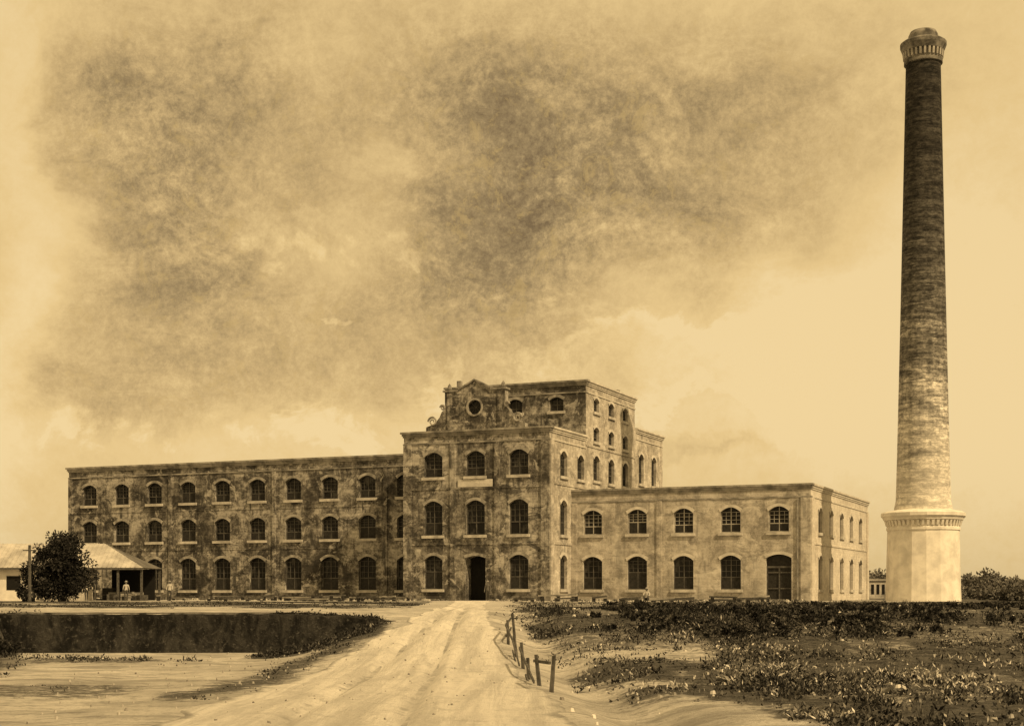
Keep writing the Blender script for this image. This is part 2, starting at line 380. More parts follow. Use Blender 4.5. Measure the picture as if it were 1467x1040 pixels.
for p in sh.data.polygons: p.use_smooth=True
bm=bmesh.new(); bm.from_mesh(sh.data); bmesh.ops.remove_doubles(bm,verts=bm.verts,dist=1e-4); bm.to_mesh(sh.data); bm.free()
c=MB()
lathe(c,[(1.36,42.85),(1.5,42.9),(1.5,43.1),(1.42,43.15),(1.42,43.8),(1.62,43.85),(1.72,44.1),(1.8,44.3),(1.8,44.55),(1.6,44.7),(1.2,44.8),(1.15,45.2),(1.0,45.5),(.75,45.55),(.7,44.5)],64,M_soot)
def pr(r,t,z,a): return (CX+r*math.cos(a)-t*math.sin(a),CY+r*math.sin(a)+t*math.cos(a),z)
for k in range(28):
    a=2*math.pi*k/28
    c.hexa([pr(1.4,-.08,43.25,a),pr(1.56,-.08,43.32,a),pr(1.56,.08,43.32,a),pr(1.4,.08,43.25,a),pr(1.4,-.08,43.83,a),pr(1.62,-.08,43.83,a),pr(1.62,.08,43.83,a),pr(1.4,.08,43.83,a)],M_trim)
c.obj('crown',ch)
c=MB(); off=math.radians(12.5)
lathe(c,[(2.98,-.5),(2.93,.5),(2.8,5.6),(2.88,5.65),(2.88,5.85),(2.83,5.9),(2.83,6.35),(3.1,6.45),(3.15,6.6),(3.3,6.75),(3.3,7.0),(3.1,7.12),(2.2,7.3)],16,M_ped,off)
for k in range(48):
    a=2*math.pi*k/48
    c.hexa([pr(2.76,-.1,5.95,a),pr(2.91,-.1,6.0,a),pr(2.91,.1,6.0,a),pr(2.76,.1,5.95,a),pr(2.76,-.1,6.4,a),pr(3.03,-.1,6.4,a),pr(3.03,.1,6.4,a),pr(2.76,.1,6.4,a)],M_ped)
c.obj('pedestal',ch)

# ------------------------------------------------------------ terrain
def ss(a,b,x):
    t=np.clip((x-a)/(b-a),0,1); return t*t*(3-2*t)
def wav(x,y,f,sd):
    r=np.random.default_rng(sd); o=0
    for i in range(7):
        a=r.uniform(0,6.28); k=f*r.uniform(.6,1.6); o=o+np.sin(k*(x*math.cos(a)+y*math.sin(a))+r.uniform(0,6.28))
    return o/7
LE=[(0,-5.2),(21.7,-5.4),(30,-5.2),(40,-4.6),(50,-3.5),(56,-3.2),(76,-3.4),(100,-4.0),(124.3,-4.9)]
RE=[(0,1.3),(21.7,1.15),(30,.6),(40,-.1),(50,-.65),(56,-.95),(76,-1.5),(100,-1.6),(124.3,-1.2)]
def edge(tab,d): return np.interp(d,[a for a,b in tab],[b for a,b in tab])
def tz(r,d):
    r=np.asarray(r,float); d=np.asarray(d,float)
    ramp=-1.25*(1-ss(33,57,d))
    step=np.where(d>50,0.0,-1.3+.0*d)
    bank=-1.25*(1-ss(45,51,d))
    w=ss(-7.6,-3.8,r)
    left=np.where(r<-17.2,bank,step)
    z=w*ramp+(1-w)*left
    near=(1-ss(60,85,d))
    onroad=ss(.0,.5,r-edge(LE,d))*(1-ss(-.5,.0,r-edge(RE,d)))
    n=(.05*wav(r,d,1.1,1)+.06*wav(r,d,.4,2)+.035*wav(r,d,3.0,3)+.02*wav(r,d,6,4))*near
    flat=np.where((r<-7.5)&(d>49)&(d<52),0.15,1)
    z=z+n*(1-.7*onroad)*flat
    rr=r-edge(RE,d)
    z=z-.35*np.exp(-((rr-1.2)/.8)**2)*near*(1-ss(50,62,d))
    z=z+.1*ss(3,8,rr)*ss(18,30,d)*(1-ss(46,62,d))*(1+1.4*wav(r,d,.45,5))*.6
    for o in(.3,.58):
        rc=edge(LE,d)*(1-o)+edge(RE,d)*o+.12*wav(d,d*0,.35,77)
        z=z-.09*np.exp(-((r-rc)/.17)**2)*near+.03*np.exp(-((r-rc-.38)/.15)**2)*near
    return z
rs=np.concatenate([[-4000,-1500,-600,-250,-130,-90],np.arange(-65,-20,1.5),np.arange(-20,20,.25),np.arange(20,62,1.5),[70,90,140,260,600,1500,4000]])
ds=np.concatenate([[-300,-80,-20],np.arange(0,14,1),np.arange(14,49.7,.3),[49.95,50.05,50.3],np.arange(50.6,72,.4),np.arange(72,135,1.5),[140,150,170,200,260,400,800,2000,6000]])
def npmesh(name,v,f,attr=None,m=None,smooth=False):
    me=bpy.data.meshes.new(name); me.vertices.add(len(v)); me.vertices.foreach_set('co',v.astype(np.float32).ravel())
    k=f.shape[1]; me.loops.add(f.size); me.loops.foreach_set('vertex_index',f.astype(np.int32).ravel())
    me.polygons.add(len(f)); me.polygons.foreach_set('loop_start',np.arange(0,f.size,k,dtype=np.int32)); me.polygons.foreach_set('loop_total',np.full(len(f),k,dtype=np.int32))
    if smooth: me.polygons.foreach_set('use_smooth',np.ones(len(f),bool))
    me.update(calc_edges=True); me.validate()
    if attr is not None:
        a=me.attributes.new('veg','FLOAT','POINT'); a.data.foreach_set('value',attr.astype(np.float32).ravel())
    if m: me.materials.append(m)
    o=bpy.data.objects.new(name,me); scene.collection.objects.link(o); return o
def ngrid(name,R,Dd,Z,attr=None,m=None):
    X=C*R-S*Dd; Y=S*R+C*Dd
    nr,nd=R.shape
    v=np.stack([X,Y,Z],-1).reshape(-1,3)
    idx=np.arange(nr*nd).reshape(nr,nd)
    f=np.stack([idx[:-1,:-1],idx[:-1,1:],idx[1:,1:],idx[1:,:-1]],-1).reshape(-1,4)
    return npmesh(name,v,f,attr,m,True)
def veg(r,d):
    r=np.asarray(r,float); d=np.asarray(d,float)
    n=wav(r,d,.9,11)*.5+wav(r,d,2.3,12)*.35
    rr=r-edge(RE,d)
    right=ss(.5,2.2,rr+n*1.1)
    sand=(1-ss(26.5,29.5,d+n*2))*(1-ss(2.9,4.2,r-.12*(28-d)+n))
    sand2=np.exp(-((d-31.5-n)/1.1)**2)*(1-ss(3.2,5.2,r+n))*.8
    sand3=.6*np.exp(-((d-40-n*2)/2.2)**2)*(1-ss(4,8,r+n*2))
    pat=.5+.5*ss(-.2,.15,wav(r,d*.45,1.1,71)+.5*wav(r,d*.6,3,72))
    right=right*(1-sand)*(1-sand2)*(1-sand3)*pat
    right=right*(1-.45*ss(60,78,d)*(1-ss(5,20,r)))*(1-.8*ss(104,112,d)*(1-ss(30,36,r)))
    bank=ss(-8.6,-7.8,r)*(1-ss(-4.8,-3.7,r+n*.4-(50-d)*.05))*ss(43.5,46,d+n)*(1-ss(50.1,50.9,d))
    lb=(1-ss(-18.0,-14.5,r+n-(48-d)*.3))*ss(34,38,d+n)*(1-ss(50.5,52,d))
    ll=edge(LE,d)-r
    tuft=np.exp(-((ll-.9-n)/.9)**2)*.6*ss(24,29,d)*(1-ss(44,47,d))
    dk=.45*ss(.0,.35,wav(r*.4,d*1.3,.6,21))*ss(1.5,3.5,ll)*ss(22,25,d)*(1-ss(46,47,d))
    dk=np.maximum(dk,.5*ss(2.5,4.5,ll)*np.exp(-((d-43.5-n*2)/2.2)**2)*ss(-.3,.2,wav(r,d,.8,23)))
    far=.8*ss(64,70,d)*(1-ss(114,124,d))*ss(1.0,2.2,ll)*ss(-.3,.3,wav(r,d*2.5,.5,31)+.25)
    fr=.8*ss(.30,.33,r/np.maximum(d,1))*ss(85,100,d)
    return np.clip(np.maximum.reduce([right,bank,lb,tuft,dk,far,fr]),0,1)
def ground_mat():
    m,t,b,tc=mat('sandy_ground')
    at=t.new('ShaderNodeAttribute',attribute_name='veg').outputs['Fac']
    mp=t.new('ShaderNodeMapping'); t.put(mp.inputs[0],tc); mp.inputs['Rotation'].default_value=(0,0,-YAW)
    st=t.noise(t.scalevec(mp.outputs[0],(.4,1.5,1)),.9,7,.7,.6)
    n1=t.noise(tc,.35,6,.6,.4); n2=t.noise(tc,2.2,7,.7,.3); n3=t.noise(tc,9,6,.8)
    sand=t.mix(t.mapr(n1,.35,.65),g(.46),g(.68)); sand=t.mix(t.m('MULTIPLY',t.mapr(st,.5,.6),.55),sand,g(.22)); sand=t.mix(t.m('MULTIPLY',t.mapr(n2,.5,.68),.5),sand,g(.24))
    sand=t.mix(t.m('MULTIPLY',t.mapr(n3,.52,.64),.5),sand,g(.17))
    soil=t.mix(t.mapr(n2,.38,.62),g(.03),g(.11)); soil=t.mix(t.m('MULTIPLY',t.mapr(n3,.54,.62),.6),soil,g(.27))
    f=t.m('ADD',at,t.m('MULTIPLY',t.m('SUBTRACT',n2,.5),1.3)); f=t.m('ADD',f,t.m('MULTIPLY',t.m('SUBTRACT',n3,.5),1.0))
    t.put(b.inputs['Base Color'],t.mix(t.mapr(f,.2,.6),sand,soil)); bump(t,b,t.m('ADD',n2,t.m('ADD',n3,st)),1,.12); return m
RR,DD=np.meshgrid(rs,ds,indexing='ij')
ngrid('ground',RR,DD,tz(RR,DD),veg(RR,DD),ground_mat())
def road_mat():
    m,t,b,tc=mat('packed_sand_road')
    mp=t.new('ShaderNodeMapping'); t.put(mp.inputs[0],tc); mp.inputs['Rotation'].default_value=(0,0,-YAW)
    st=t.scalevec(mp.outputs[0],(2.0,.14,1))
    n1=t.noise(st,1.0,7,.7,.4); n2=t.noise(tc,1.3,8,.7,.4); n3=t.noise(tc,11,6,.8)
    at=t.new('ShaderNodeAttribute',attribute_name='veg').outputs['Fac']
    c_=t.mix(t.mapr(n1,.38,.62),g(.58),g(.8)); c_=t.mix(t.m('MULTIPLY',t.mapr(n2,.48,.66),.4),c_,g(.42)); c_=t.mix(t.m('MULTIPLY',t.mapr(n3,.52,.66),.5),c_,g(.3))
    c_=t.mix(t.m('MULTIPLY',t.mapr(t.m('ADD',at,t.m('MULTIPLY',t.m('SUBTRACT',n2,.5),1.4)),.3,.75),.75),c_,g(.22))
    t.put(b.inputs['Base Color'],c_); bump(t,b,t.m('ADD',n2,t.m('ADD',n3,n1)),1,.1); return m
dd=np.concatenate([np.arange(0,72,.3),np.arange(72,124,1.0)]); kk=np.linspace(0,1,61)
K,D2=np.meshgrid(kk,dd,indexing='ij')
l=edge(LE,D2)+.35*wav(D2,D2*0,1.3,41)+.2*wav(D2,D2*0,4,42); r_=edge(RE,D2)+.25*wav(D2,D2*0,1.1,43)+.15*wav(D2,D2*0,4.5,44)
R2=l+(r_-l)*K; Z2=tz(R2,D2)+.02-.07*(np.abs(K-.5)>.49)
ra_=np.zeros_like(R2)
for o in(.3,.58):
    rc=edge(LE,D2)*(1-o)+edge(RE,D2)*o+.12*wav(D2,D2*0,.35,77); ra_+=.62*np.exp(-((R2-rc+.1)/.14)**2)*(.6+.4*wav(D2,D2*0,.6,78))
ra_+=.65*ss(.4,.5,np.abs(K-.5))
ngrid('dirt_road',R2,D2,Z2,ra_,road_mat())

# ------------------------------------------------------------ eroded earth embankment of the pit
def bank_mat():
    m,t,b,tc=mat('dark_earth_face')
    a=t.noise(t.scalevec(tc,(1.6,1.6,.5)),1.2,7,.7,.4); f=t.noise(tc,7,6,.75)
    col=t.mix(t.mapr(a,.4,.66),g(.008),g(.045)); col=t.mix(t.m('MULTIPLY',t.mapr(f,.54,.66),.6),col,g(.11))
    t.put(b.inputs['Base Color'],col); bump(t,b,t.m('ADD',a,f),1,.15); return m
rg=np.arange(-18.4,-3.9,.08); kg=np.linspace(0,1,18); RG,KG=np.meshgrid(rg,kg,indexing='ij')
endt=ss(-18.4,-17.3,RG)
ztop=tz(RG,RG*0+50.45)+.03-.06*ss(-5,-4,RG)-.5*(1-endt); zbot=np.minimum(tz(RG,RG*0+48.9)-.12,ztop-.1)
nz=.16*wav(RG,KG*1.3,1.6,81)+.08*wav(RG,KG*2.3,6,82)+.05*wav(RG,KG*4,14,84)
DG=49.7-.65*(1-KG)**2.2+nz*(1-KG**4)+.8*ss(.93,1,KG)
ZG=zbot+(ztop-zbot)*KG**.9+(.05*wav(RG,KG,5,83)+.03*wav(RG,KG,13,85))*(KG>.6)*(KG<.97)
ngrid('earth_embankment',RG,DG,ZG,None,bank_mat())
# ------------------------------------------------------------ leaves
def leaf_mat(name,lo,hi):
    m,t,b,tc=mat(name)
    at=t.new('ShaderNodeAttribute',attribute_name='veg').outputs['Fac']
    ramp=t.new('ShaderNodeValToRGB'); t.put(ramp.inputs[0],at); e=ramp.color_ramp.elements
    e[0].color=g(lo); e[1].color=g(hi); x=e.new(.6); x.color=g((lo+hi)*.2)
    t.put(b.inputs['Base Color'],ramp.outputs[0]); b.inputs['Roughness'].default_value=.75
    return m
def leaves(name,P,Dv,Ln,Wd,sh,m,parent=None):
    n=len(P); Dv=Dv/np.linalg.norm(Dv,axis=1,keepdims=True)
    sd=np.cross(Dv,rng.normal(size=(n,3))); sd/=np.linalg.norm(sd,axis=1,keepdims=True)+1e-9
    Ln=Ln[:,None];Wd=Wd[:,None]
    v=np.stack([P,P+Dv*Ln*.45+sd*Wd/2,P+Dv*Ln,P+Dv*Ln*.45-sd*Wd/2],1).reshape(-1,3)
    f=np.arange(4*n).reshape(n,4)
    o=npmesh(name,v,f,np.repeat(sh,4),m)
    if parent: o.parent=parent
    return o
M_weed=leaf_mat('weeds_foliage',.01,.6); M_tree=leaf_mat('tree_foliage',.02,.09); M_far=leaf_mat('distant_foliage',.13,.28); M_scrub=leaf_mat('scrub_foliage',.012,.13)  # palest weed leaves are painted highlights, for leaves catching the light
def scatter(n,r0,r1,d0,d1):
    d=rng.uniform(d0,d1,n)
    lo=np.maximum(r0,-.36*d-1); hi=np.minimum(r1,.36*d+1.5); r=lo+(hi-lo)*rng.uniform(0,1,n)
    patch=ss(-.15,.28,wav(r,d*.6,1.3,51)+.5*wav(r,d,4,52)+.6*wav(r,d*.7,.5,53)+.05)
    k=rng.uniform(0,1,n)<veg(r,d)**1.6*(.07+.93*patch)*np.where((r<-3)&(r>-14)&(d<43),.22,1); return r[k],d[k]
r1,d1=scatter(52000,-25,18,18,64); r2,d2=scatter(13000,-45,48,64,108)
bk2=rng.uniform(-8,-4.5,1300); bd2=rng.uniform(46,50.3,1300)
r=np.concatenate([r1,r2,bk2]); d=np.concatenate([d1,d2,bd2]); n=len(r)
lpc=9
size=np.clip(.5+.6*wav(r,d,.9,61)+rng.normal(0,.28,n),.12,1.5)*.26
size=size*np.where(d>60,.6,1)*np.where(r<-3,.6,1)
sh0=np.clip(.30+.55*wav(r,d,1.2,62)+.5*wav(r,d*.6,.5,63)+rng.normal(0,.28,n),0,1)*np.where(d>44,.4,1)*np.where(r<-3,.4,1)
R_=np.repeat(r,lpc)+rng.normal(0,.1,n*lpc); D_=np.repeat(d,lpc)+rng.normal(0,.1,n*lpc); sz=np.repeat(size,lpc)
hgt=rng.uniform(0,1,n*lpc)**1.2*sz*.8
X=C*R_-S*D_; Y=S*R_+C*D_; Z=tz(R_,D_)+hgt-.02
P=np.stack([X,Y,Z],1); dv=rng.normal(size=(n*lpc,3))*.9; dv[:,2]=np.abs(dv[:,2])+.35
farm=np.where(D_>46,1.2,1)
leaves('weeds',P,dv,sz*rng.uniform(.25,.6,n*lpc)+.035,rng.uniform(.015,.065,n*lpc)*farm,np.clip(np.repeat(sh0,lpc)+rng.normal(0,.25,n*lpc),0,1),M_weed)

def tree(name,r,d,h,cr,nclump,nleaf,m,trunk=1.0,ls=.3):
    e=empty(name); x,y=W(r,d); z0=float(tz(r,d))-.1
    tb_=MB(); top=h*.72
    tb_.tube([(x,y,z0),(x+.05,y,z0+trunk*.5),(x+.1,y,z0+trunk),(x-.05,y,z0+top)],[cr*.1,cr*.075,cr*.06,.03],M_bark,8)
    P=[];DV=[];SH=[];LN=[]
    for i in range(nclump):
        a=random.uniform(0,6.28); u_=random.random()**.5; zz=random.random()
        wz=math.sin(math.pi*(.12+.83*zz))**.6
        px=x+math.cos(a)*u_*cr*wz*.85; py=y+math.sin(a)*u_*cr*wz*.85; pz=z0+trunk*.75+(h-trunk*.8)*zz*.92+random.uniform(-.1,.1)*h
        if i%4==0: tb_.tube([(x,y,z0+trunk*random.uniform(.6,1.4)),((x+px)/2,(y+py)/2,(z0+trunk+pz)/2+.1),(px,py,pz)],[cr*.035,cr*.02,.01],M_bark,5)
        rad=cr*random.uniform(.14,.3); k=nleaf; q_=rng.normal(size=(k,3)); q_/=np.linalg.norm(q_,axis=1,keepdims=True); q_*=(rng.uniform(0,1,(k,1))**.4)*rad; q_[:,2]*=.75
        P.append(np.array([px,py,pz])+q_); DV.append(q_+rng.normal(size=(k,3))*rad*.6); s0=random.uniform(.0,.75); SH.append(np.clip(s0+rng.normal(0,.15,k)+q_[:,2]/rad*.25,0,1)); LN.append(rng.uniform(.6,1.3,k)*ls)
    P=np.concatenate(P);DV=np.concatenate(DV);LN=np.concatenate(LN)
    leaves('crown',P,DV,LN,LN*.5,np.concatenate(SH),m,e); tb_.obj('trunk_and_limbs',e); return e
tree('tree',-35.1,115,5.1,2.75,110,110,M_tree,1.0,.26)
tree('tree',-36.9,113.5,3.4,1.5,40,80,M_tree,.5,.24)
def mass(name,items,m,ls,kk=110):
    P=[];DV=[];SH=[]
    for (r,d,w,h) in items:
        zb=float(tz(r,d)) if d<100 else 0
        for i in range(10):
            cr_=r+random.uniform(-.5,.5)*w; cd=d+random.uniform(-1,1)*w*.5; cz=zb+random.random()**.8*h*.75
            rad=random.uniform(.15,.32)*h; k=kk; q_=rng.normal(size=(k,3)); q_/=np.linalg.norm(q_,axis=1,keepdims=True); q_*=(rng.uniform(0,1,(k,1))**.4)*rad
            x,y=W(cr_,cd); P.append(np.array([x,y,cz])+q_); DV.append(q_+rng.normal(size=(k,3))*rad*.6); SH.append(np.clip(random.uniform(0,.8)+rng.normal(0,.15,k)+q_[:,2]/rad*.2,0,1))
    P=np.concatenate(P); n=len(P); ln=rng.uniform(.6,1.3,n)*ls
    leaves(name,P,np.concatenate(DV),ln,ln*.5,np.concatenate(SH),m)
it=[]
for i in range(42):
    d_=random.uniform(150,230); t_=random.uniform(.318,.42); it.append((t_*d_,d_,random.uniform(3,7),random.uniform(1.2,3.6)*(.75 if t_>.34 else 1)))
for i in range(16):
    d_=random.uniform(170,220); t_=random.uniform(.235,.262); it.append((t_*d_,d_,4,random.uniform(2.2,4.2)))
for i in range(35):
    d_=random.uniform(118,150); t_=random.uniform(.325,.40); it.append((t_*d_,d_,4,random.uniform(.4,1.1)))
mass('distant_tree_line',it,M_far,.4)
it=[]
for i in range(45):
    d_=random.uniform(60,80); t_=random.uniform(.08,.38); it.append((t_*d_,d_,2.5,random.uniform(.12,.22)))
for i in range(80):
    d_=random.uniform(44,60); t_=random.uniform(.07,.28); it.append((t_*d_,d_,1.8,random.choice([.12,.16,.2,.28,.36])))
for i in range(20): it.append((random.uniform(-20,-17),random.uniform(42,49.5),1.5,random.uniform(.3,.6)))
for i in range(12): it.append((random.uniform(14,19),random.uniform(40,52),1.5,random.uniform(.2,.45)))
mass('scrub_bushes',it,M_scrub,.1,90)

# ------------------------------------------------------------ shed
sd_=empty('storage_shed'); m=MB()
ra,rb,da,db=-62,-31.3,125,132; ez=2.8; rz=4.95
def w3(r,d,z): return W(r,d)+(z,)
def rbox(mb,r0,r1,d0,d1,z0,z1,m):
    mb.hexa([W(r0,d0)+(z0,),W(r1,d0)+(z0,),W(r1,d1)+(z0,),W(r0,d1)+(z0,),W(r0,d0)+(z1,),W(r1,d0)+(z1,),W(r1,d1)+(z1,),W(r0,d1)+(z1,)],m)
A,B,Cc,Dd_=w3(ra,da,ez),w3(rb,da,ez),w3(rb,db,ez),w3(ra,db,ez); R1,R2_=w3(ra,128.5,rz),w3(rb-4.2,128.5,rz)
m.face([A,B,R2_,R1],M_tin); m.face([B,Cc,R2_],M_tind); m.face([Cc,Dd_,R1,R2_],M_tin)
for k in range(0,76):
    r0=ra+.4*k
    if r0<rb-.2:
        f=min(1,(rb-r0)/4.2); m.beam(w3(r0,da-.02,ez+.03),w3(r0,da+3.5*f,ez+(rz-ez)*f+.03),.05,.04,M_tin)
rbox(m,ra,rb,da-.05,da+.05,ez-.18,ez-.02,M_wood)
m.obj('roof',sd_); m=MB()
rbox(m,ra+.5,-40.2,da+.6,da+.8,-.1,2.75,M_white)
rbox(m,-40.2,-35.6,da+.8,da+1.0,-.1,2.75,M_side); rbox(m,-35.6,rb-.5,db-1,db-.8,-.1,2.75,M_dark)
for x in(-60,-55,-50,-45,-40,-35.5,-33.5,rb-.2): rbox(m,x-.09,x+.09,da+.15,da+.33,-.1,2.7,M_wood)
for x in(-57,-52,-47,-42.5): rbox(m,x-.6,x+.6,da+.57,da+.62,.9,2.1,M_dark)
rbox(m,rb-.3,rb-.12,db-.5,db-.3,-.1,2.7,M_wood)
m.obj('walls_and_posts',sd_)
m=MB()
for i in range(14):
    x=random.uniform(-35,-31.8); y=random.uniform(126,129); h_=random.uniform(.4,1.1); s_=random.uniform(.3,.6)
    rbox(m,x-s_,x+s_,y-s_,y+s_,-.02,h_,random.choice([M_wood,M_trimd,M_door])); rbox(m,x-s_-.02,x+s_+.02,y-s_-.02,y-s_,h_*.4,h_*.5,M_wood)
m.obj('stacked_crates')
m=MB(); r0,r1_=.2415*165,.2585*165
rbox(m,r0-3,r1_,165,172,-.2,2.0,M_pale); rbox(m,r0-3.2,r1_+.2,164.8,172.2,2.0,2.2,M_trim)
for k in range(5): rbox(m,r0+.4+k*.6,r0+.7+k*.6,164.95,165.02,.5,1.6,M_dark)
m.obj('distant_outbuilding')
m=MB(); x,y=W(-.3275*112,112); m.tube([(x,y,-.2),(x,y,2),(x,y,4.3)],[.14,.12,.1],M_wood,8); m.beam((x-.5,y-.15,3.9),(x+.5,y+.15,3.9),.08,.08,M_wood); m.obj('utility_pole')

# fence
m=MB()
pp=[(-.05,46),(-.25,43.5),(.0,40.5),(.15,37.5),(.25,34.2),(.45,31.2),(.62,29.3)]
tops=[]
for i,(a,b) in enumerate(pp):
    b0=a+.15; z=float(tz(b0,b)); h_=[.75,.72,.6,.68,.5,.66,.72][i]
    x,y=W(b0,b); lx,ly=random.uniform(-.1,.1),random.uniform(-.08,.08)
    m.beam((x,y,z-.2),(x+lx,y+ly,z+h_),.075,.075,M_wood,.8); tops.append(Vector((x+lx*.8,y+ly*.8,z+h_*.8)))
for i in range(len(tops)-1):
    a,b=tops[i].copy(),tops[i+1].copy()
    if i in(2,4): b.z-=.45
    m.beam(a+Vector((-.06,-.02,0)),b+Vector((-.06,-.02,0)),.035,.06,M_wood)
    if i%2==0: m.beam(a+Vector((-.06,0,-.3)),b+Vector((-.06,0,-.33)),.035,.06,M_wood)
m.obj('wooden_fence')
# rubble
m=MB()
def rock(x,y,z,s,mm):
    pts=[(x+s*math.cos(a)*random.uniform(.6,1),y+s*math.sin(a)*random.uniform(.6,1)) for a in np.arange(5)*1.2566]
    lo=[(p[0],p[1],z-.05) for p in pts]; hi=[(x+(p[0]-x)*.6,y+(p[1]-y)*.6,z+s*random.uniform(.4,.8)) for p in pts]
    for k in range(5): m.face([lo[k],lo[(k+1)%5],hi[(k+1)%5],hi[k]],mm)
    m.face(hi,mm)
for i in range(800):
    X=random.uniform(-98,-25); Y=(113 if XT0-1<X<XT1+1 else 118)-random.expovariate(1/2.2)-.4
    if -54<X<-50: continue
    rock(X,Y,0,random.uniform(.06,.28),random.choice([M_trim,M_trimd,M_wood,M_tower]))
for i in range(200):
    d0=random.uniform(20,60); r0=random.uniform(-1,9)+edge(RE,d0)+1; rock(*W(r0,d0),float(tz(r0,d0)),random.uniform(.03,.1),random.choice([M_trim,M_trimd,M_white]))
for i in range(250):
    d0=random.uniform(22,48); r0=edge(LE,d0)-random.uniform(-5,6); rock(*W(r0,d0),float(tz(r0,d0))+.02,random.uniform(.015,.05),random.choice([M_trimd,M_trim]))
m.obj('rubble')
m=MB()
for i in range(60):
    X=random.choice([random.uniform(-90,-60),random.uniform(-72,-56),random.uniform(-44,-27)]); Y=random.uniform(100,112); a=random.uniform(-.3,.3); L_=random.uniform(1,3.5); z=random.uniform(.08,.45)
    m.beam((X,Y,z),(X+L_*math.cos(a),Y+L_*math.sin(a),z+random.uniform(-.05,.15)),.18,.12,random.choice([M_wood,M_wood,M_trimd]))
    for q_ in(.1,.9): m.box(X+L_*q_*math.cos(a)-.1,X+L_*q_*math.cos(a)+.1,Y+L_*q_*math.sin(a)-.1,Y+L_*q_*math.sin(a)+.1,-.02,z-.04,M_door)
m.obj('timber_stacks')

# ------------------------------------------------------------ people
M_skin=simple('skin',.16,.1); M_shirt=simple('light_shirt',.42,.15,8); M_trs=simple('trousers',.06,.2,8); M_hat=simple('straw_hat',.3,.1)
def person(pos,yaw,pose='stand',shirt=M_shirt,trs=M_trs,scale=1.0):
    V=[];E=[];Rr=[]
    def a(p,r,par=None):
        V.append(p);Rr.append(r)
        if par is not None: E.append((par,len(V)-1))
        return len(V)-1
    hz=.93 if pose!='sit' else .28
    pel=a((0,0,hz),.14); wst=a((0,.0,hz+.16),.125,pel); chs=a((0,.01,hz+.36),.155,wst); nk=a((0,.0,hz+.53),.06,chs); jaw=a((0,.02,hz+.6),.065,nk); hd=a((0,.015,hz+.69),.095,jaw); hd2=a((0,.0,hz+.77),.06,hd); a((0,.115,hz+.665),.018,hd)
    for s in(-1,1): a((s*.095,0,hz+.68),.02,hd)
    for s in(-1,1):
        shd=a((s*.18,0,hz+.46),.07,chs)
        if pose=='stand': el=(s*.25,.0,hz+.19);wr=(s*.27,.07,hz-.05); st=.05*s
        elif pose=='walk': el=(s*.24,-.08*s,hz+.19);wr=(s*.25,.10*-s+.05,hz-.03); st=.22*s
        else: el=(s*.24,.16,hz+.25);wr=(s*.1,.36,hz+.22); st=0
        e1=a(el,.045,shd); w1=a(wr,.03,e1); d=(Vector(wr)-Vector(el)).normalized(); pm=a(tuple(Vector(wr)+d*.06),.03,w1)
        for k in range(4):
            q1=Vector(wr)+d*.1+Vector((0,(k-1.5)*.02,0)); f1=a(tuple(q1),.009,pm); a(tuple(q1+d*(.055+.01*(k in(1,2)))+Vector((-s*.02,0,0))),.008,f1)
        a(tuple(Vector(wr)+d*.07+Vector((0,.045,0))),.01,w1)
        hp=a((s*.1,0,hz-.05),.1,pel)
        if pose=='sit': kn=a((s*.14,.4,hz+.2),.065,hp); an=a((s*.13,.45,.08),.042,kn); a((s*.13,.6,.04),.035,an)
        else: kn=a((s*.11,st*.6+.03,.5),.068,hp); an=a((s*.11,st-.02,.09),.042,kn); ft=a((s*.12,st+.06,.045),.04,an); a((s*.13,st+.17,.03),.03,ft)
    me=bpy.data.meshes.new('tmp'); me.from_pydata(V,E,[]); o=bpy.data.objects.new('tmp',me); scene.collection.objects.link(o)
    mo=o.modifiers.new('s','SKIN')
    for i,sv in enumerate(me.skin_vertices[0].data): sv.radius=(Rr[i],Rr[i]*(.72 if i in(0,1,2) else 1)); sv.use_root=(i==0)
    mo.use_smooth_shade=True
    su=o.modifiers.new('u','SUBSURF'); su.levels=1; su.render_levels=1
    dg=bpy.context.evaluated_depsgraph_get(); nm=bpy.data.meshes.new_from_object(o.evaluated_get(dg)); bpy.data.objects.remove(o)
    nm.materials.clear()
    for q_ in(M_skin,shirt,trs,M_hat): nm.materials.append(q_)
    for p in nm.polygons:
        c_=p.center; z=c_.z
        if z>hz+.72: k=3
        elif z>hz+.53: k=0
        elif pose=='sit': k=1 if z>hz+.08 and c_.y<.3 else (0 if (z>hz+.1 and abs(c_.x)<.12) or z<.07 else 2)
        elif abs(c_.x)>.2 and z<hz+.06: k=0
        elif z>hz+.03: k=1
        elif z<.1: k=0
        else: k=2
        p.material_index=k
    ob=bpy.data.objects.new('person',nm); scene.collection.objects.link(ob)
    hm=MB(); ho=hz+.735
    pr_=[(.17,ho),(.165,ho+.012),(.1,ho+.02),(.095,ho+.09),(.05,ho+.115),(.0,ho+.115)]
    for (a0,z0),(a1,z1) in zip(pr_,pr_[1:]):
        for k in range(16):
            t0=k*math.pi/8;t1=(k+1)*math.pi/8; hm.face([(a0*math.cos(t0),a0*math.sin(t0),z0),(a0*math.cos(t1),a0*math.sin(t1),z0),(a1*math.cos(t1),a1*math.sin(t1),z1),(a1*math.cos(t0),a1*math.sin(t0),z1)],M_hat)
    hm.obj('hat',ob)
    x,y=W(*pos); ob.location=(x,y,float(tz(*pos))); ob.rotation_euler=(0,0,yaw); ob.scale=(scale,)*3
M_drk=simple('dark_coat',.1,.2,8)
